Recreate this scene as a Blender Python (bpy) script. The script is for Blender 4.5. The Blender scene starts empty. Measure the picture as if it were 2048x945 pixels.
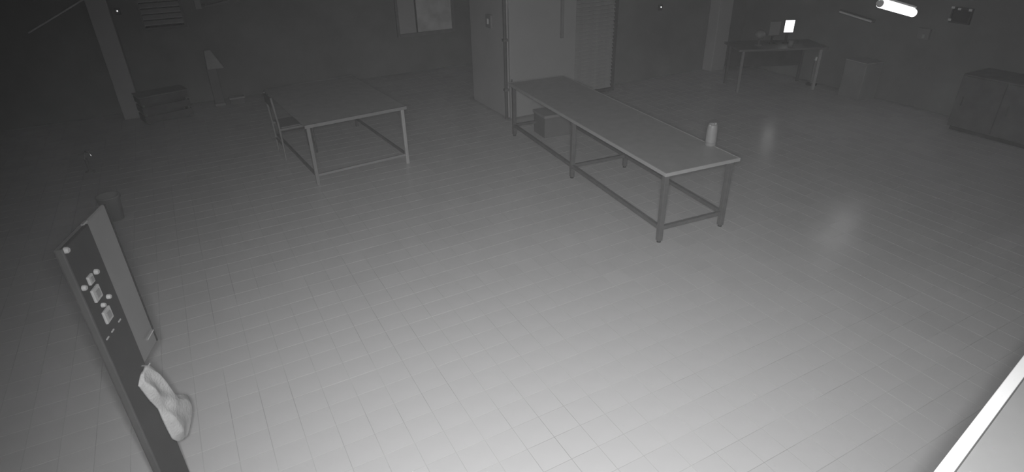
import bpy, bmesh, math, random
from mathutils import Vector, Matrix
random.seed(7)
scene = bpy.context.scene
COL = scene.collection

# ------------------------------------------------------------------ camera
YAW, PIT, ROL, FPX, CAM_H = 0.489, 0.505, -0.023, 1201.0, 3.0
fw = Vector((math.sin(YAW)*math.cos(PIT), math.cos(YAW)*math.cos(PIT), -math.sin(PIT)))
r0 = Vector((math.cos(YAW), -math.sin(YAW), 0)); u0 = r0.cross(fw)
rt = math.cos(ROL)*r0 + math.sin(ROL)*u0
up = -math.sin(ROL)*r0 + math.cos(ROL)*u0
M = Matrix((rt, up, -fw)).transposed().to_4x4()
M.translation = Vector((0, 0, CAM_H))
cam = bpy.data.cameras.new('camera'); cam_o = bpy.data.objects.new('camera', cam); COL.objects.link(cam_o)
cam_o.matrix_world = M
cam.sensor_width = 36.0; cam.lens = 36.0*FPX/2048.0; cam.clip_start = 0.02
scene.camera = cam_o

# ------------------------------------------------------------------ world, light, exposure
HAZE = 0.0019
w = bpy.data.worlds.new('night'); scene.world = w; w.use_nodes = True
bg = w.node_tree.nodes['Background']; bg.inputs[0].default_value = (0.02, 0.02, 0.021, 1); bg.inputs[1].default_value = 0.3
# thin haze volume, added for the lens veil, glows in the camera's own infrared beam
vs_ = w.node_tree.nodes.new('ShaderNodeVolumeScatter'); vs_.inputs['Density'].default_value = HAZE; vs_.inputs['Anisotropy'].default_value = 0.0
w.node_tree.links.new(vs_.outputs[0], w.node_tree.nodes['World Output'].inputs['Volume'])
# infrared illuminator of the surveillance camera: four diode clusters round the lens
AIM_FAR, AIM_NEAR = Vector((4.7, 5.2, 0.0)), Vector((1.2, 2.1, 0.0))
for du, dv, watt, deg, AIM in ((0.0, 0.10, 195, 122, AIM_FAR), (0.0, -0.10, 195, 122, AIM_FAR), (0.10, 0.0, 305, 106, AIM_NEAR), (-0.10, 0.0, 305, 106, AIM_NEAR)):
    ir = bpy.data.lights.new('infrared_diodes', 'SPOT')
    ir.energy = watt; ir.spot_size = math.radians(deg); ir.spot_blend = 1.0; ir.shadow_soft_size = 0.05
    ir_o = bpy.data.objects.new('infrared_diodes', ir); COL.objects.link(ir_o)
    ir_o.location = Vector((0, 0, CAM_H)) + rt*du + up*dv
    ir_o.rotation_euler = (AIM-ir_o.location).to_track_quat('-Z', 'Y').to_euler()
scene.view_settings.view_transform = 'Standard'
scene.view_settings.look = 'None'
scene.view_settings.gamma = 1.0
scene.view_settings.use_curve_mapping = False
scene.view_settings.exposure = 0.0
scene.cycles.max_bounces = 5; scene.cycles.diffuse_bounces = 3; scene.cycles.glossy_bounces = 2; scene.cycles.volume_bounces = 0

# ------------------------------------------------------------------ materials
def mat(name, v, rough=0.6, spec=0.3, metal=0.0, noise=0.0, nscale=6.0, bump=0.0, bscale=60.0, island=0.0, tint=(1, 1, 1), coat=0.0):
    m = bpy.data.materials.new(name); m.use_nodes = True
    nt = m.node_tree; N = nt.nodes; L = nt.links
    p = N['Principled BSDF']
    p.inputs['Roughness'].default_value = rough
    p.inputs['Metallic'].default_value = metal
    p.inputs['Specular IOR Level'].default_value = spec
    p.inputs['Coat Weight'].default_value = coat
    tc = N.new('ShaderNodeTexCoord')
    nz = N.new('ShaderNodeTexNoise'); nz.inputs['Scale'].default_value = nscale; nz.inputs['Detail'].default_value = 5
    L.new(tc.outputs['Object'], nz.inputs['Vector'])
    mr = N.new('ShaderNodeMapRange'); mr.inputs[1].default_value = 0.25; mr.inputs[2].default_value = 0.75
    mr.inputs[3].default_value = v*(1-noise); mr.inputs[4].default_value = v*(1+noise)
    L.new(nz.outputs['Fac'], mr.inputs[0])
    out = mr.outputs[0]
    if island:
        g = N.new('ShaderNodeNewGeometry')
        m2 = N.new('ShaderNodeMapRange'); m2.inputs[3].default_value = 1-island; m2.inputs[4].default_value = 1+island
        L.new(g.outputs['Random Per Island'], m2.inputs[0])
        mu = N.new('ShaderNodeMath'); mu.operation = 'MULTIPLY'
        L.new(out, mu.inputs[0]); L.new(m2.outputs[0], mu.inputs[1]); out = mu.outputs[0]
    cc = N.new('ShaderNodeCombineColor')
    for i in range(3):
        mm = N.new('ShaderNodeMath'); mm.operation = 'MULTIPLY'; mm.inputs[1].default_value = tint[i]
        L.new(out, mm.inputs[0]); L.new(mm.outputs[0], cc.inputs[i])
    L.new(cc.outputs[0], p.inputs['Base Color'])
    if bump:
        nb = N.new('ShaderNodeTexNoise'); nb.inputs['Scale'].default_value = bscale; nb.inputs['Detail'].default_value = 4
        L.new(tc.outputs['Object'], nb.inputs['Vector'])
        b = N.new('ShaderNodeBump'); b.inputs['Strength'].default_value = bump; b.inputs['Distance'].default_value = 0.01
        L.new(nb.outputs['Fac'], b.inputs['Height']); L.new(b.outputs[0], p.inputs['Normal'])
    return m
def emit(name, v, s):
    m = bpy.data.materials.new(name); m.use_nodes = True
    p = m.node_tree.nodes['Principled BSDF']
    p.inputs['Base Color'].default_value = (v, v, v, 1)
    p.inputs['Emission Color'].default_value = (1, 1, 1, 1); p.inputs['Emission Strength'].default_value = s
    return m
TT = (1.0, 0.993, 1.0)
MT = dict(
    tile=mat('glazed_floor_tile', 0.46, 0.24, 0.45, noise=0.05, nscale=2.2, bump=0.05, bscale=30, island=0.025, tint=TT),
    grout=mat('floor_grout', 0.35, 0.9, 0.1, noise=0.3, nscale=1.6),
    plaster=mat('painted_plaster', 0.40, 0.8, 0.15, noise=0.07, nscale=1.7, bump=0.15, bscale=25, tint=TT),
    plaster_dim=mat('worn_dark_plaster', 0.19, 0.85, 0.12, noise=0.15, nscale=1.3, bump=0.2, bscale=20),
    pale_panel=mat('pale_door_paint', 0.34, 0.6, 0.25, noise=0.05, nscale=1.5),
    ceiling=mat('ceiling_paint', 0.40, 0.9, 0.1, noise=0.06),
    steel=mat('brushed_steel', 0.36, 0.48, 0.4, metal=0.25, noise=0.08, nscale=9, bump=0.05, bscale=120),
    steel_edge=mat('bright_steel_rim', 0.42, 0.35, 0.6, metal=0.2, noise=0.05),
    frame=mat('painted_tube_frame', 0.10, 0.5, 0.35, noise=0.12, nscale=12),
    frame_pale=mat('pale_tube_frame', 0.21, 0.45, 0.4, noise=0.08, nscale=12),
    dark=mat('black_laminate', 0.012, 0.5, 0.3, noise=0.2, nscale=8),
    darkbox=mat('dark_painted_metal', 0.06, 0.6, 0.25, noise=0.15, nscale=5),
    grey=mat('mid_grey_enamel', 0.15, 0.5, 0.35, noise=0.08, nscale=4),
    grey_pale=mat('pale_grey_enamel', 0.24, 0.5, 0.35, noise=0.08, nscale=4),
    button=mat('pale_button_plastic', 0.34, 0.5, 0.3, noise=0.1, nscale=40),
    button_in=mat('grey_button_centre', 0.19, 0.5, 0.3, noise=0.1, nscale=40),
    white=mat('white_enamel', 0.80, 0.4, 0.4, noise=0.03),
    cloth=mat('white_cloth', 0.40, 0.95, 0.1, noise=0.08, nscale=18, bump=0.5, bscale=70),
    plastic=mat('milky_plastic', 0.30, 0.4, 0.4, noise=0.05, nscale=20),
    darkwood=mat('dull_brown_wood', 0.11, 0.7, 0.2, noise=0.15, nscale=5),
    chrome=mat('chrome', 0.85, 0.18, 0.8, metal=0.9),
    black=mat('black_plastic', 0.03, 0.5, 0.3),
    paper=mat('pale_card', 0.35, 0.9, 0.1, noise=0.08, nscale=10),
    tube=emit('lit_tube', 0.9, 3.2),
    tube_off=mat('unlit_tube', 0.8, 0.3, 0.5),
    screen=emit('lit_screen', 0.9, 1.6),
    led=emit('small_led', 0.9, 1.4),
    pane=mat('window_glass', 0.6, 0.25, 0.5, noise=0.25, nscale=3.5),
)

# ------------------------------------------------------------------ mesh helpers
class MB:
    def __init__(s): s.v = []; s.f = []; s.sm = []
    def add(s, vs, fs, smooth=False):
        b = len(s.v); s.v += [tuple(x) for x in vs]; s.f += [tuple(i+b for i in f) for f in fs]; s.sm += [smooth]*len(fs); return s
    def box(s, x0, x1, y0, y1, z0, z1):
        vs = [(x0,y0,z0),(x1,y0,z0),(x1,y1,z0),(x0,y1,z0),(x0,y0,z1),(x1,y0,z1),(x1,y1,z1),(x0,y1,z1)]
        return s.add(vs, [(3,2,1,0),(4,5,6,7),(0,1,5,4),(1,2,6,5),(2,3,7,6),(3,0,4,7)])
    def bar(s, p, q, w, h=None, up=(0, 0, 1)):
        h = h or w; p = Vector(p); q = Vector(q); d = (q-p).normalized(); u = Vector(up)
        if abs(d.dot(u)) > 0.98: u = Vector((1, 0, 0))
        a = d.cross(u).normalized(); b = a.cross(d).normalized()
        vs = [e + a*sx*w/2 + b*sy*h/2 for e in (p, q) for sx, sy in ((-1,-1),(1,-1),(1,1),(-1,1))]
        return s.add(vs, [(0,1,2,3),(7,6,5,4),(0,4,5,1),(1,5,6,2),(2,6,7,3),(3,7,4,0)])
    def tube(s, pts, r, n=12, caps=True):
        pts = [Vector(p) for p in pts]; rings = []
        for i, p in enumerate(pts):
            d = (pts[min(i+1, len(pts)-1)] - pts[max(i-1, 0)]).normalized()
            u = Vector((0, 0, 1)) if abs(d.z) < 0.95 else Vector((1, 0, 0))
            a = d.cross(u).normalized(); b = a.cross(d).normalized()
            rr = r[i] if isinstance(r, (list, tuple)) else r
            rings.append([p + (a*math.cos(2*math.pi*k/n) + b*math.sin(2*math.pi*k/n))*rr for k in range(n)])
        vs = [v for R in rings for v in R]
        fs = [(i*n+k, i*n+(k+1) % n, (i+1)*n+(k+1) % n, (i+1)*n+k) for i in range(len(pts)-1) for k in range(n)]
        s.add(vs, fs, True)
        if caps:
            s.add(rings[0], [tuple(range(n))[::-1]]); s.add(rings[-1], [tuple(range(n))])
        return s
    def lathe(s, prof, cx=0, cy=0, n=28):
        vs = [(cx+r*math.cos(2*math.pi*k/n), cy+r*math.sin(2*math.pi*k/n), z) for r, z in prof for k in range(n)]
        fs = [(i*n+k, i*n+(k+1) % n, (i+1)*n+(k+1) % n, (i+1)*n+k) for i in range(len(prof)-1) for k in range(n)]
        return s.add(vs, fs, True)
    def prism(s, poly, z0, z1):
        n = len(poly)
        vs = [(x, y, z0) for x, y in poly] + [(x, y, z1) for x, y in poly]
        return s.add(vs, [tuple(range(n))[::-1], tuple(range(n, 2*n))] + [(i, (i+1) % n, n+(i+1) % n, n+i) for i in range(n)])
    def obj(s, name, material, parent=None, loc=(0, 0, 0), rz=0.0, bevel=0.0, seg=2):
        me = bpy.data.meshes.new(name); me.from_pydata(s.v, [], s.f)
        me.polygons.foreach_set('use_smooth', s.sm)
        bm = bmesh.new(); bm.from_mesh(me); bmesh.ops.recalc_face_normals(bm, faces=bm.faces); bm.to_mesh(me); bm.free()
        me.materials.append(MT[material]); me.update()
        return link(name, me, parent, loc, rz, bevel, seg)
def link(name, me, parent=None, loc=(0, 0, 0), rz=0.0, bevel=0.0, seg=2):
    o = bpy.data.objects.new(name, me); COL.objects.link(o)
    o.location = loc; o.rotation_euler = (0, 0, rz)
    if parent is not None: o.parent = parent
    if bevel:
        b = o.modifiers.new('bevel', 'BEVEL'); b.width = bevel; b.segments = seg; b.limit_method = 'ANGLE'
    return o
def tag(o, label, cat, group=None):
    o['label'] = label; o['category'] = cat
    if group: o['group'] = group
    return o
def thing(name, label, cat, loc=(0, 0, 0), rz=0.0, group=None):
    o = bpy.data.objects.new(name, None); COL.objects.link(o); o.empty_display_size = 0.1
    o.location = loc; o.rotation_euler = (0, 0, rz)
    return tag(o, label, cat, group)
def struct(o, label=None):
    o['kind'] = 'structure'
    if label: o['label'] = label
    return o

# ------------------------------------------------------------------ room shell
X0, X1, Y0, Y1, ZC = -3.2, 10.2, -0.35, 12.0, 3.45
BX0, BX1, BY0, BY1 = 4.36, 5.62, 8.26, 9.5          # partition block
WR = 8.95                                           # right hand back wall
floor = struct(MB().box(X0-0.1, X1+0.1, Y0-0.1, Y1+0.1, -0.12, -0.0018).obj('floor', 'grout'), 'pale square tiled floor of the dark hall')
P, J = 0.2, 0.004
ox, oy = 1.703, 3.11
def proj(x, y, z=0.0):
    v = Vector((x, y, z-CAM_H)); d = v.dot(fw)
    return (1024+FPX*v.dot(rt)/d, 472.5-FPX*v.dot(up)/d) if d > 0.1 else (-9e9, 0)
cells = []
for i in range(math.floor((X0-ox)/P), math.ceil((X1-ox)/P)):
    for j in range(math.floor((Y0-oy)/P), math.ceil((Y1-oy)/P)):
        cx, cy = ox+(i+0.5)*P, oy+(j+0.5)*P
        if cx < X0 or cx > X1 or cy < Y0 or cy > Y1: continue
        if BX0-0.12 < cx < BX1+0.12 and BY0-0.12 < cy < BY1+0.12: continue
        if cx > BX1 and cy > WR-0.05: continue
        px, py = proj(cx, cy)
        seen = -20 < px < 2068 and -20 < py < 965
        cells.append((0 if seen else 1, math.hypot(cx, cy), cx, cy))
cells.sort()
def tile_geo(mb, cx, cy, z):
    a = P/2-J/2
    vs = [(cx+sx*a, cy+sy*a, z-h) for h in (0.004, 0.0) for sx, sy in ((-1,-1),(1,-1),(1,1),(-1,1))]
    mb.add(vs, [(4,5,6,7)] + [(k, (k+1) % 4, 4+(k+1) % 4, 4+k) for k in range(4)])
tm = MB(); tile_geo(tm, 0, 0, 0)
first = tm.obj('floor_tile', 'tile', floor, (cells[0][2], cells[0][3], 0))
for c in cells[1:300]:
    o = first.copy(); COL.objects.link(o); o.parent = floor
    o.location = (c[2], c[3], random.uniform(-0.0004, 0.0004))
rest = MB()
for c in cells[300:]: tile_geo(rest, c[2], c[3], random.uniform(-0.0003, 0.0003))
ro = rest.obj('floor_tiles', 'tile', floor); ro['kind'] = 'stuff'

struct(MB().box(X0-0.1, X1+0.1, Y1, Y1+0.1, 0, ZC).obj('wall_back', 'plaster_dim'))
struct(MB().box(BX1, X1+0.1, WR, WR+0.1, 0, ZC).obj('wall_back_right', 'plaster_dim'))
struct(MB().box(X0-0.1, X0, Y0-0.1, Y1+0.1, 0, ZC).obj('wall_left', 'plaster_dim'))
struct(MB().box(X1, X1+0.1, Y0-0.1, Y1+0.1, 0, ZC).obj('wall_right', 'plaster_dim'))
struct(MB().box(X0-0.1, X1+0.1, Y0-0.1, Y0, 0, ZC).obj('wall_front', 'plaster'))
struct(MB().box(X0-0.1, X1+0.1, Y0-0.1, Y1+0.1, ZC, ZC+0.1).obj('ceiling', 'ceiling'))
struct(MB().box(BX0, BX1, BY0, BY1, 0, ZC).obj('wall_partition', 'plaster', bevel=0.01))
struct(MB().box(-1.06, -0.78, 11.55, 11.85, 0, ZC).obj('wall_pillar', 'plaster', bevel=0.01))
struct(MB().box(9.2, 9.55, WR-0.25, WR, 0, ZC).obj('wall_pilaster', 'plaster', bevel=0.01))

# door in the partition face, with its long pull handle
d1 = struct(MB().box(BX0+0.04, BX1-0.02, BY0-0.05, BY0-0.001, 0.0, 2.15).obj('door_1', 'pale_panel', bevel=0.006), 'broad pale door in the partition face')
MB().box(5.30, 5.34, BY0-0.10, BY0-0.05, 1.15, 1.85).obj('pull_handle', 'grey_pale', d1, bevel=0.006)
for z in (0.5, 1.9): MB().tube([(BX0+0.06, BY0-0.06, z), (BX0+0.06, BY0-0.06, z+0.12)], 0.014, 10).obj('hinge', 'frame', d1)

# louvred door right of the partition
d2 = struct(MB().box(5.72, 5.78, WR-0.30, WR-0.24, 0, 2.1).box(6.70, 6.76, WR-0.30, WR-0.24, 0, 2.1).box(5.78, 6.70, WR-0.30, WR-0.24, 2.02, 2.1)
            .box(5.78, 6.70, WR-0.30, WR-0.24, 0, 0.06).obj('door_2', 'frame'), 'tall louvred door with narrow slats')
MB().box(5.78, 6.70, WR-0.245, WR-0.235, 0.06, 2.02).obj('backing_panel', 'dark', d2)
sl = None
for k in range(30):
    z = 0.10+k*0.064
    if sl is None:
        m = MB(); m.add([(0,-0.02,-0.026),(0.92,-0.02,-0.026),(0.92,0.02,0.020),(0,0.02,0.020),(0,-0.02,-0.018),(0.92,-0.02,-0.018),(0.92,0.02,0.028),(0,0.02,0.028)],
                        [(3,2,1,0),(4,5,6,7),(0,1,5,4),(1,2,6,5),(2,3,7,6),(3,0,4,7)])
        sl = m.obj('slat', 'paper', d2, (5.78, WR-0.272, z))
    else:
        o = sl.copy(); COL.objects.link(o); o.parent = d2; o.location = (5.78, WR-0.272, z)

# window on the back wall
w1 = struct(MB().box(3.90, 3.95, Y1-0.06, Y1, 0.72, 2.3).box(5.08, 5.14, Y1-0.06, Y1, 0.72, 2.3).box(3.95, 5.08, Y1-0.06, Y1, 2.24, 2.3).box(3.95, 5.08, Y1-0.08, Y1, 0.72, 0.78)
            .obj('window_1', 'frame_pale'), 'pale framed window on the far wall')
MB().box(4.30, 4.33, Y1-0.05, Y1-0.01, 0.78, 2.24).obj('mullion', 'frame', w1)
MB().box(3.95, 4.30, Y1-0.03, Y1-0.02, 0.78, 2.24).obj('pane', 'plaster', w1)
MB().box(4.33, 5.08, Y1-0.03, Y1-0.02, 0.78, 2.24).obj('pane', 'pane', w1)
# louvred vent high on the back wall, left
w2 = struct(MB().box(-0.42, -0.38, Y1-0.08, Y1, 1.30, 2.2).box(0.20, 0.24, Y1-0.08, Y1, 1.30, 2.2).box(-0.38, 0.20, Y1-0.08, Y1, 1.30, 1.34).box(-0.38, 0.20, Y1-0.08, Y1, 2.16, 2.2)
            .obj('window_2', 'frame'), 'louvred wall vent with wide slats')
MB().box(-0.38, 0.20, Y1-0.006, Y1-0.001, 1.34, 2.16).obj('backing_panel', 'dark', w2)
sl = None
for k in range(9):
    z = 1.40+k*0.09
    if sl is None:
        m = MB(); m.add([(0,-0.03,-0.03),(0.58,-0.03,-0.03),(0.58,0.03,0.025),(0,0.03,0.025),(0,-0.03,-0.02),(0.58,-0.03,-0.02),(0.58,0.03,0.035),(0,0.03,0.035)],
                        [(3,2,1,0),(4,5,6,7),(0,1,5,4),(1,2,6,5),(2,3,7,6),(3,0,4,7)])
        sl = m.obj('slat', 'paper', w2, (-0.38, Y1-0.04, z))
    else:
        o = sl.copy(); COL.objects.link(o); o.parent = w2; o.location = (-0.38, Y1-0.04, z)

# ------------------------------------------------------------------ long work table
RZ = math.radians(-4.8)
TL, TW, TH = 3.66, 0.86, 0.775
t = thing('work_table', 'long narrow metal work table with six legs and low frame', 'table', (3.71, 3.88, 0), RZ)
MB().box(0, TW, 0, TL, TH-0.012, TH).obj('tabletop', 'steel', t, bevel=0.003)
m = MB(); e = 0.014
m.box(-e, TW+e, -e, 0, TH-0.034, TH+0.003).box(-e, TW+e, TL, TL+e, TH-0.034, TH+0.003).box(-e, 0, 0, TL, TH-0.034, TH+0.003).box(TW, TW+e, 0, TL, TH-0.034, TH+0.003)
m.obj('tabletop_rim', 'steel_edge', t, bevel=0.003)
LW = 0.05
for y in (0.03, TL/2, TL-0.03-LW):
    for x in (0.02, TW-0.02-LW):
        lg = MB().box(x, x+LW, y, y+LW, 0.02, TH-0.012).obj('leg', 'frame', t, bevel=0.004)
        MB().tube([(x+LW/2, y+LW/2, 0), (x+LW/2, y+LW/2, 0.022)], 0.022, 12).obj('foot', 'black', lg)
for x in (0.025, TW-0.025-0.04):
    MB().box(x, x+0.04, 0.08, TL-0.08, 0.14, 0.18).obj('long_rail', 'frame', t, bevel=0.004)
    MB().box(x, x+0.035, 0.08, TL-0.08, TH-0.062, TH-0.034).obj('apron', 'frame', t, bevel=0.003)
for y in (0.035, TL/2+0.005, TL-0.075):
    MB().box(0.07, TW-0.07, y, y+0.04, 0.14, 0.18).obj('cross_rail', 'frame', t, bevel=0.004)
for y in (0.035, TL-0.075):
    MB().box(0.07, TW-0.07, y, y+0.035, TH-0.062, TH-0.034).obj('apron', 'frame', t, bevel=0.003)

# pale container on the table
b = thing('container', 'pale cylindrical container with pinched open rim standing on the long table', 'container', (4.585, 4.21, TH+0.001))
MB().lathe([(0.001, 0), (0.050, 0), (0.056, 0.006), (0.056, 0.06), (0.054, 0.15), (0.051, 0.20), (0.046, 0.215), (0.044, 0.225), (0.040, 0.225), (0.038, 0.20), (0.001, 0.198)]).obj('body', 'plastic', b)
for a in (0.15, 3.25):
    c, s_ = math.cos(a), math.sin(a)
    MB().tube([(0.043*c, 0.043*s_, 0.215), (0.043*c, 0.043*s_, 0.232)], [0.014, 0.012], 10).obj('rim_tab', 'paper', b)
MB().lathe([(0.0565, 0.03), (0.0572, 0.032), (0.0572, 0.045), (0.0565, 0.047)]).obj('band', 'grey_pale', b)

# carton under the far end of the long table
b = thing('storage_box', 'grey box pushed under the far end of the long table', 'box', (4.62, 7.28, 0), RZ)
MB().box(-0.24, 0.24, -0.18, 0.18, 0, 0.30).obj('body', 'grey', b, bevel=0.006)
MB().box(-0.255, 0.255, -0.195, 0.195, 0.30, 0.34).obj('lid', 'grey_pale', b, bevel=0.006)

# ------------------------------------------------------------------ square table on the left
R2 = math.radians(4.5)
DW, DL = 1.29, 2.0
t = thing('dining_table', 'square metal table with bright front edge left of the long table', 'table', (1.08, 7.12, 0), R2)
MB().box(0, DW, 0.03, DL, TH-0.02, TH).obj('tabletop', 'steel', t, bevel=0.004)
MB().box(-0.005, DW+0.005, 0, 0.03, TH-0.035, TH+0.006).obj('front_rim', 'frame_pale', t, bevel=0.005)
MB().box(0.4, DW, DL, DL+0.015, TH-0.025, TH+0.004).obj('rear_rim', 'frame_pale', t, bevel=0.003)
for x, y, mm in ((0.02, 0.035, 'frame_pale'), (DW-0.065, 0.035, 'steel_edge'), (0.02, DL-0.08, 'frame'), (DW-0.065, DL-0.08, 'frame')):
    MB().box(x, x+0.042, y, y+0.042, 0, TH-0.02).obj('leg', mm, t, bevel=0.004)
MB().box(0.062, DW-0.065, 0.04, 0.072, 0.11, 0.14).obj('front_rail', 'grey_pale', t, bevel=0.004)
for x in (0.026, DW-0.06):
    MB().box(x, x+0.032, 0.077, DL-0.08, 0.11, 0.14).obj('side_rail', 'frame', t, bevel=0.004)
MB().box(0.062, DW-0.065, DL-0.072, DL-0.04, 0.11, 0.14).obj('rear_rail', 'frame', t, bevel=0.004)
MB().bar((0.62, 0.3, TH-0.05), (0.62, 1.7, TH-0.05), 0.03, 0.04).obj('under_brace', 'frame', t)

# slim chair tucked against its left end
c = thing('chair', 'slim tubular metal chair pushed in at the left end of the square table', 'chair', (0.90, 8.28, 0), math.radians(4.5))
for y in (0.0, 0.38):
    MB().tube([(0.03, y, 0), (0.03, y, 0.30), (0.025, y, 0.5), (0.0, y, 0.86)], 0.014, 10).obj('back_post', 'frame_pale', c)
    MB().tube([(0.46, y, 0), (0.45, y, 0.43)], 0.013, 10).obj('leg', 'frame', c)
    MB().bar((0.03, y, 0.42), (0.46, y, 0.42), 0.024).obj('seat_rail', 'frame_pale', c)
MB().box(0.05, 0.47, -0.01, 0.39, 0.435, 0.455).obj('seat', 'grey', c, bevel=0.006)
MB().box(-0.012, 0.012, 0.014, 0.366, 0.72, 0.84).obj('backrest', 'darkbox', c, bevel=0.004)
MB().bar((0.03, 0.0, 0.2), (0.03, 0.38, 0.2), 0.018).obj('stretcher', 'frame', c)

# ------------------------------------------------------------------ tall control cabinet, near left
CR = math.atan2(0.945, 0.326)
t = thing('control_panel', 'tall slim dark control panel with pale square buttons and round knobs', 'control panel', (-0.561, 3.015, 0), CR)
MB().box(-0.245, 0.012, 0.004, 0.02, 0.0, 1.79).obj('body', 'darkbox', t, bevel=0.008)
MB().box(-0.236, 0.004, -0.014, 0.004, 0.04, 1.785).obj('front_panel', 'dark', t, bevel=0.004)
MB().box(-0.249, -0.236, -0.018, 0.01, 0.0, 1.79).obj('edge_trim', 'darkbox', t, bevel=0.003)
sb = MB().box(0.014, 0.215, 0.0, 0.02, 0.955, 1.785).obj('side_box', 'grey', t, bevel=0.01)
MB().box(0.206, 0.2175, -0.003, 0.022, 0.96, 1.78).obj('seam', 'dark', sb)
MB().bar((0.10, -0.012, 1.05), (0.185, -0.012, 1.05), 0.010, 0.008).obj('latch', 'chrome', sb)
def button(s, z, a):
    o = MB().box(-a/2, a/2, -0.012, 0.0, -a/2, a/2).obj('square_button', 'button', t, (s, -0.013, z), bevel=0.003)
    i = MB().box(-a*0.26, a*0.26, -0.005, 0.0, -a*0.26, a*0.26).obj('button_centre', 'button_in', o, (0, -0.011, 0), bevel=0.001)
for s, z, a in ((-0.148, 1.583, 0.042), (-0.148, 1.508, 0.064), (-0.135, 1.380, 0.064)): button(s, z, a)
for s, z, r in ((-0.089, 1.586, 0.013), (-0.214, 1.581, 0.013), (-0.075, 1.441, 0.012), (-0.138, 1.437, 0.011), (-0.222, 1.775, 0.014)):
    MB().tube([(s, -0.013, z), (s, -0.024, z), (s, -0.030, z)], [r, r, r*0.7], 14).obj('round_knob', 'button', t)
for s in (-0.062, -0.142, -0.198):
    MB().box(s-0.012, s+0.012, -0.018, -0.013, 1.291, 1.297).obj('slot_trim', 'button', t)
MB().bar((-0.04, -0.012, 1.800), (0.0, -0.012, 1.800), 0.012, 0.008).obj('top_catch', 'chrome', t)
hk = MB().tube([(-0.03, 0.0, 0.985), (-0.03, -0.045, 0.985), (-0.03, -0.055, 1.0)], 0.006, 8).obj('towel_hook', 'chrome', t)

# towel hanging from the cabinet hook
def lerp(tab, z):
    for (z1, a), (z0, c) in zip(tab, tab[1:]):
        if z <= z1 and z >= z0: return c+(a-c)*(z-z0)/(z1-z0)
    return tab[-1][1] if z < tab[-1][0] else tab[0][1]
LFT = [(.966,-.075),(.942,-.129),(.80,-.09),(.701,-.052),(.60,-.048),(.507,-.041),(.458,-.035),(.40,0.0),(.355,.055)]
RGT = [(.966,-.01),(.952,.017),(.886,.054),(.66,.131),(.60,.165),(.579,.185),(.54,.23),(.50,.26),(.452,.272),(.401,.270),(.37,.21),(.355,.15)]
nr, nc = 46, 30
front, back = [], []
for i in range(nr+1):
    z = 0.966-(0.966-0.355)*i/nr
    a, c2 = lerp(LFT, z), lerp(RGT, z)
    for j in range(nc+1):
        u = j/nc; s = a+(c2-a)*u
        edge = min(1, 6*min(u, 1-u))*min(1, 5*min(i, nr-i)/nr+0.15)
        f = 0.5+0.5*math.sin(u*9+2.2*math.sin(z*9)+z*5); g = math.sin(u*4.2-z*14+1.0)
        y = -0.022-edge*(0.018+0.014*f+0.007*g)-0.012*math.exp(-((z-0.60)/0.05)**2)*math.sin(u*6)
        zz = z+0.012*math.sin(u*7+1)*(i/nr)
        front.append((s, y, zz)); back.append((s, -0.016+0.002*f, zz))
vs = front+back; n1 = len(front); W = nc+1; fs = []
for i in range(nr):
    for j in range(nc):
        q = (i*W+j, i*W+j+1, (i+1)*W+j+1, (i+1)*W+j)
        fs.append(q); fs.append(tuple(n1+k for k in q[::-1]))
ring = [j for j in range(W)] + [i*W+nc for i in range(1, nr+1)] + [nr*W+j for j in range(nc-1, -1, -1)] + [i*W for i in range(nr-1, 0, -1)]
for a, c2 in zip(ring, ring[1:]+ring[:1]): fs.append((a, n1+a, n1+c2, c2))
tw = MB().add(vs, fs, True).obj('towel', 'cloth', None, (-0.561, 3.015, 0), CR)
tag(tw, 'crumpled white towel hanging from the dark control panel', 'towel')

# ------------------------------------------------------------------ far left corner
b = thing('bucket', 'small pale plastic bucket on the floor beyond the control panel', 'bucket', (-1.08, 7.42, 0))
MB().lathe([(0.001, 0.0), (0.085, 0.0), (0.112, 0.27), (0.118, 0.275), (0.118, 0.285), (0.108, 0.285), (0.082, 0.012), (0.001, 0.012)]).obj('pail', 'grey_pale', b)
MB().tube([(0.118*math.cos(a), 0.02, 0.275-0.10*math.sin(a)) for a in [math.pi*k/12 for k in range(13)]], 0.004, 6).obj('handle', 'frame', b)

b = thing('stand', 'slim pale stand with hooded top against the far wall', 'stand', (0.42, 11.62, 0))
MB().prism([(-0.09, -0.09), (0.09, -0.09), (0.09, 0.09), (-0.09, 0.09)], 0, 0.05).obj('base', 'grey_pale', b, bevel=0.01)
MB().box(-0.08, 0.08, -0.06, 0.06, 0.05, 0.66).obj('column', 'grey', b, bevel=0.01)
m = MB(); m.add([(-0.07,-0.11,0.64),(0.20,-0.11,0.64),(0.20,0.10,0.64),(-0.07,0.10,0.64),(-0.05,-0.05,0.95),(0.06,-0.05,0.95),(0.06,0.06,0.95),(-0.05,0.06,0.95)],
                [(3,2,1,0),(4,5,6,7),(0,1,5,4),(1,2,6,5),(2,3,7,6),(3,0,4,7)])
m.obj('hood', 'paper', b, bevel=0.02, seg=3)
b = thing('floor_box', 'low pale box beside the hooded stand', 'box', (0.70, 11.55, 0))
MB().box(-0.12, 0.12, -0.07, 0.07, 0, 0.10).obj('carton', 'grey', b, bevel=0.006)
MB().box(-0.125, 0.125, -0.075, 0.075, 0.10, 0.13).obj('lid', 'paper', b, bevel=0.004)

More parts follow.
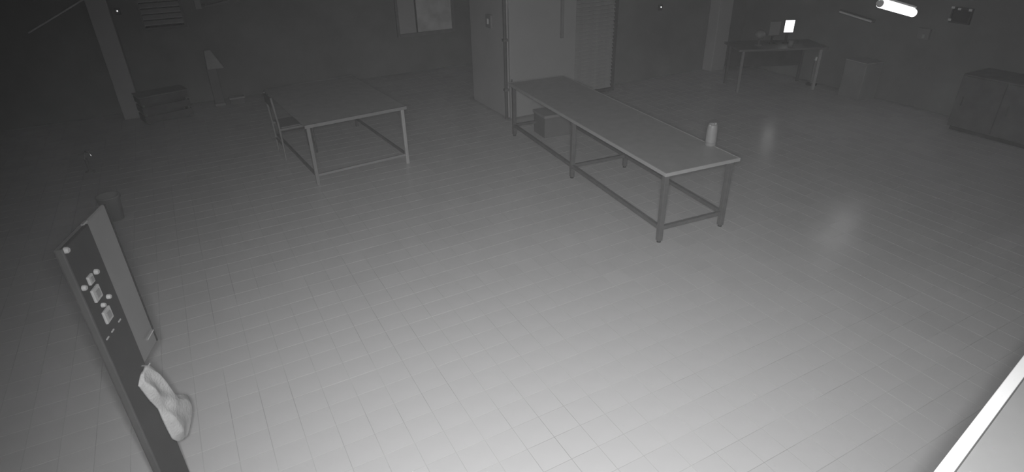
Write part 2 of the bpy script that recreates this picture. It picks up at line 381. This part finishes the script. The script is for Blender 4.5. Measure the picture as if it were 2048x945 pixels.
b = thing('crate', 'low dark slatted crate between the pillar and the hooded stand', 'crate', (-0.43, 11.3, 0), math.radians(14))
for z in (0.02, 0.17, 0.32):
    for y in (-0.19, 0.17):
        MB().box(-0.36, 0.36, y, y+0.02, z, z+0.11).obj('slat', 'darkwood', b, bevel=0.003)
    for x in (-0.36, 0.34):
        MB().box(x, x+0.02, -0.168, 0.168, z, z+0.11).obj('slat', 'darkwood', b, bevel=0.003)
for x in (-0.338, 0.308):
    for y in (-0.168, 0.138): MB().box(x, x+0.03, y, y+0.03, 0, 0.43).obj('corner_post', 'grey', b)
MB().box(-0.37, 0.37, -0.20, 0.20, 0.432, 0.450).obj('lid', 'grey', b, bevel=0.004)

tag(MB().tube([(-1.95, Y1-0.03, 1.42), (-1.62, Y1-0.03, 1.58), (-1.15, Y1-0.03, 1.81), (-0.6, Y1-0.03, 2.08)], 0.013, 8).obj('conduit', 'white'), 'thin pale conduit slanting up the far wall at upper left', 'conduit')
b = thing('wall_bracket', 'pale bracket with short bar on the far wall beside the vent', 'bracket', (0.49, Y1, 1.56))
MB().box(-0.06, 0.04, -0.09, 0.0, 0.0, 0.35).obj('plate', 'grey_pale', b, bevel=0.006)
MB().bar((0.09, -0.05, 0.02), (0.60, -0.05, 0.10), 0.05, 0.05).obj('bar', 'grey', b)
MB().box(0.04, 0.10, -0.06, -0.03, 0.03, 0.07).obj('joint', 'frame', b)
def led(x, y, z, label, ny=-1):
    b = thing('sensor', label, 'sensor', (x, y, z), group='small wall sensors with a lit diode')
    MB().box(-0.04, 0.04, -0.03, 0.0, -0.05, 0.05).obj('case', 'darkbox', b, bevel=0.006)
    MB().tube([(0, -0.028, 0.01), (0, -0.042, 0.01), (0, -0.046, 0.01)], [0.010, 0.010, 0.006], 10).obj('diode', 'led', b)
led(-0.70, Y1, 1.62, 'tiny lit sensor on the far wall between pillar and vent')
led(7.94, WR, 1.29, 'tiny lit sensor on the wall right of the louvred door')

b = thing('wall_tap', 'small chrome tap standing low in the dark left corner', 'tap', (-1.42, 9.2, 0))
MB().lathe([(0.001, 0), (0.06, 0), (0.06, 0.012), (0.02, 0.02), (0.02, 0.18), (0.001, 0.18)], n=14).obj('pedestal', 'grey', b)
MB().tube([(0, 0, 0.18), (0, 0, 0.25), (0.03, -0.03, 0.285), (0.07, -0.06, 0.28), (0.08, -0.07, 0.23)], 0.014, 10).obj('spout', 'chrome', b)
MB().bar((-0.07, 0.02, 0.24), (0.0, 0.0, 0.25), 0.016).obj('lever', 'chrome', b)

# ------------------------------------------------------------------ partition fittings
b = thing('switch_box', 'small pale switch box on the narrow side of the partition', 'switch', (BX0, 8.75, 1.42))
MB().box(-0.04, 0, -0.09, 0.09, -0.10, 0.10).obj('case', 'grey_pale', b, bevel=0.006)
MB().box(-0.052, -0.04, -0.02, 0.02, -0.04, 0.04).obj('rocker', 'white', b, bevel=0.003)
b = thing('pipe', 'dark vertical pipe at the corner of the partition', 'pipe', (BX0-0.03, BY0-0.04, 0))
MB().tube([(0, 0, 0.0), (0, 0, ZC-0.005)], 0.026, 12).obj('tube', 'frame', b)
for z in (0.45, 1.2, 2.4): MB().box(-0.035, 0.035, -0.035, 0.035, z, z+0.04).obj('clamp', 'grey', b, bevel=0.004)

# ------------------------------------------------------------------ desk with lit screen, far right
t = thing('desk', 'desk holding the lit screen at the far right', 'desk', (9.26, 7.36, 0), math.radians(-26))
MB().box(-0.78, 0.78, -0.36, 0.36, 0.71, 0.745).obj('desktop', 'grey', t, bevel=0.005)
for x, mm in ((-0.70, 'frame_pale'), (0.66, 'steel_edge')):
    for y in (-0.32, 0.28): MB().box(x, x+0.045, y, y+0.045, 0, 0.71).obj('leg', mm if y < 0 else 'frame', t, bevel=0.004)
MB().box(-0.66, 0.66, 0.27, 0.29, 0.30, 0.70).obj('modesty_panel', 'darkbox', t)
b = thing('monitor', 'glowing white screen standing on the far desk', 'monitor', (9.48, 7.32, 0.746), math.radians(-30))
MB().box(-0.08, 0.08, -0.06, 0.06, 0, 0.012).obj('foot', 'black', b, bevel=0.003)
MB().box(-0.02, 0.02, 0.015, 0.035, 0.01, 0.2).obj('neck', 'black', b)
MB().box(-0.092, 0.092, -0.012, 0.014, 0.178, 0.402).obj('bezel', 'black', b, bevel=0.004)
MB().box(-0.080, 0.080, -0.0145, -0.011, 0.190, 0.390).obj('display', 'screen', b)
b = thing('display_panel', 'dull grey panel standing on the far desk beside the lit screen', 'panel', (9.24, 7.42, 0.746), math.radians(-18))
MB().box(-0.07, 0.07, -0.05, 0.05, 0, 0.012).obj('foot', 'black', b)
MB().box(-0.015, 0.015, 0.012, 0.03, 0.01, 0.2).obj('neck', 'black', b)
MB().box(-0.11, 0.11, -0.012, 0.012, 0.14, 0.385).obj('bezel', 'grey', b, bevel=0.004)
MB().box(-0.098, 0.098, -0.0145, -0.0115, 0.152, 0.373).obj('face', 'grey_pale', b)
b = thing('desk_lamp', 'small round headed lamp on the far desk, left of the grey panel', 'lamp', (8.95, 7.46, 0.746))
MB().lathe([(0.001, 0), (0.06, 0), (0.06, 0.012), (0.012, 0.02), (0.010, 0.12), (0.001, 0.12)], n=16).obj('base', 'grey', b)
MB().lathe([(0.001, 0.11), (0.05, 0.12), (0.09, 0.17), (0.08, 0.22), (0.04, 0.25), (0.001, 0.255)], n=18).obj('head', 'grey_pale', b)
b = thing('mug', 'small pale mug at the front of the far desk', 'mug', (9.30, 7.08, 0.746))
MB().lathe([(0.001, 0), (0.04, 0), (0.042, 0.10), (0.037, 0.10), (0.035, 0.01), (0.001, 0.01)], n=18).obj('body', 'grey_pale', b)
MB().tube([(0.04+0.03*math.sin(a), 0, 0.05+0.03*math.cos(a)) for a in [math.pi*k/8 for k in range(9)]], 0.006, 6).obj('handle', 'grey_pale', b)
b = thing('post', 'slender pale post with a dark base to the right of the far desk', 'post', (10.0, 7.02, 0))
MB().lathe([(0.001, 0), (0.10, 0), (0.10, 0.02), (0.03, 0.035), (0.001, 0.035)], n=18).obj('base', 'darkbox', b)
MB().tube([(0, 0, 0.03), (0, 0, 0.46)], 0.028, 12).obj('pole', 'frame_pale', b)
MB().tube([(0, 0, 0.44), (0, 0, 0.50)], [0.034, 0.02], 12).obj('cap', 'white', b)

b = thing('carton', 'pale upright box against the right wall', 'box', (9.98, 6.12, 0), math.radians(-8))
MB().box(-0.18, 0.18, -0.21, 0.21, 0.0, 0.60).obj('body', 'grey_pale', b, bevel=0.008)
for y in (-0.212, 0.0): MB().box(-0.182, 0.182, y, y+0.208, 0.60, 0.612).obj('flap', 'paper', b)
b = thing('cupboard', 'low dark cupboard along the right wall', 'cupboard', (9.86, 4.0, 0))
MB().box(-0.30, 0.33, -0.75, 0.40, 0.06, 0.80).obj('carcass', 'darkwood', b, bevel=0.006)
for y in (-0.74, -0.165):
    dr = MB().box(-0.325, -0.302, y, y+0.555, 0.08, 0.78).obj('door', 'darkwood', b, bevel=0.004)
    MB().box(-0.345, -0.325, y+0.46, y+0.475, 0.38, 0.50).obj('handle', 'frame', dr)
MB().box(-0.27, 0.33, -0.72, 0.37, 0, 0.06).obj('plinth', 'black', b)

# hanging lit tube
Pa, Pb = Vector((8.15, 4.99, 1.775)), Vector((8.90, 4.96, 1.595))
b = thing('tube_light', 'bright lit fluorescent tube hanging at upper right', 'lamp', tuple((Pa+Pb)/2))
ca = Pa-(Pa+Pb)/2; cb = -ca; dn = (cb-ca).normalized()
MB().bar(ca+Vector((0, 0.04, 0.075)), cb+Vector((0, 0.04, 0.075)), 0.14, 0.03).obj('housing', 'white', b, bevel=0.006)
MB().tube([ca, cb], 0.052, 16).obj('tube', 'tube', b)
for e_, s_ in ((ca, -1), (cb, 1)): MB().tube([e_, e_+dn*s_*0.045], [0.050, 0.03], 14).obj('end_cap', 'white', b)
for e_ in (ca*0.7, cb*0.7): MB().tube([e_+Vector((0, 0.04, 0.09)), Vector((e_.x, e_.y+0.04, ZC-(Pa.z+Pb.z)/2))], 0.004, 6).obj('hanger', 'frame', b)
b = thing('tube_fitting', 'dull unlit tube fitting below the bright one', 'lamp', (X1, 6.6, 1.22))
MB().bar((-0.05, 0.28, 0.06), (-0.05, -0.36, -0.03), 0.06, 0.05).obj('housing', 'grey', b, bevel=0.006)
MB().tube([(-0.09, 0.26, 0.055), (-0.09, -0.34, -0.028)], 0.016, 10).obj('tube', 'tube_off', b)
b = thing('wall_frame', 'small frame with painted white corner glints high on the right wall', 'frame', (X1-0.02, 5.0, 1.44))
for y0, y1, z0, z1 in ((-0.16, 0.12, 0.09, 0.11), (-0.16, 0.12, -0.11, -0.09), (0.10, 0.12, -0.09, 0.09), (-0.16, -0.14, -0.09, 0.09)):
    MB().box(-0.02, 0.02, y0, y1, z0, z1).obj('moulding', 'darkbox', b)
MB().box(-0.01, 0.015, -0.14, 0.10, -0.09, 0.09).obj('picture', 'black', b)
for y, z in ((0.11, 0.10), (-0.13, 0.09), (0.11, -0.07), (0.02, 0.09)): MB().box(-0.03, -0.02, y-0.022, y+0.022, z-0.016, z+0.016).obj('corner', 'white', b, bevel=0.004)  # white blocks stand in for glints on the frame
b = thing('socket', 'small pale socket box on the right wall below the shiny frame', 'socket', (X1, 5.42, 1.12))
MB().box(-0.05, 0, -0.09, 0.09, -0.08, 0.08).obj('case', 'grey_pale', b, bevel=0.006)
MB().box(-0.062, -0.05, -0.04, 0.0, -0.06, 0.0).obj('plug', 'paper', b, bevel=0.003)

# ------------------------------------------------------------------ tall cabinet under the camera wall, bottom right
b = thing('storage_cabinet', 'tall cabinet with a bright white top edge at the bottom right corner', 'cabinet', (1.66, 0.486, 0), math.radians(9.8))
bk = lambda x: -(0.836+x*0.170)/0.985+0.06
MB().prism([(-0.45, -0.042), (-0.45, bk(-0.45)), (2.4, bk(2.4)), (2.4, -0.042)], 1.465, 1.497).obj('top_board', 'grey_pale', b)
MB().box(-0.45, 2.4, -0.038, 0.0, 1.45, 1.503).obj('front_edge', 'white', b, bevel=0.003)
for k in range(4): MB().box(-0.44+k*0.708, 0.262+k*0.708, -0.09, -0.06, 0.06, 1.44).obj('door', 'grey', b, bevel=0.004)
MB().prism([(-0.44, -0.10), (-0.44, bk(-0.44)+0.02), (2.39, bk(2.39)+0.02), (2.39, -0.10)], 0.0, 1.46).obj('carcass', 'grey', b)
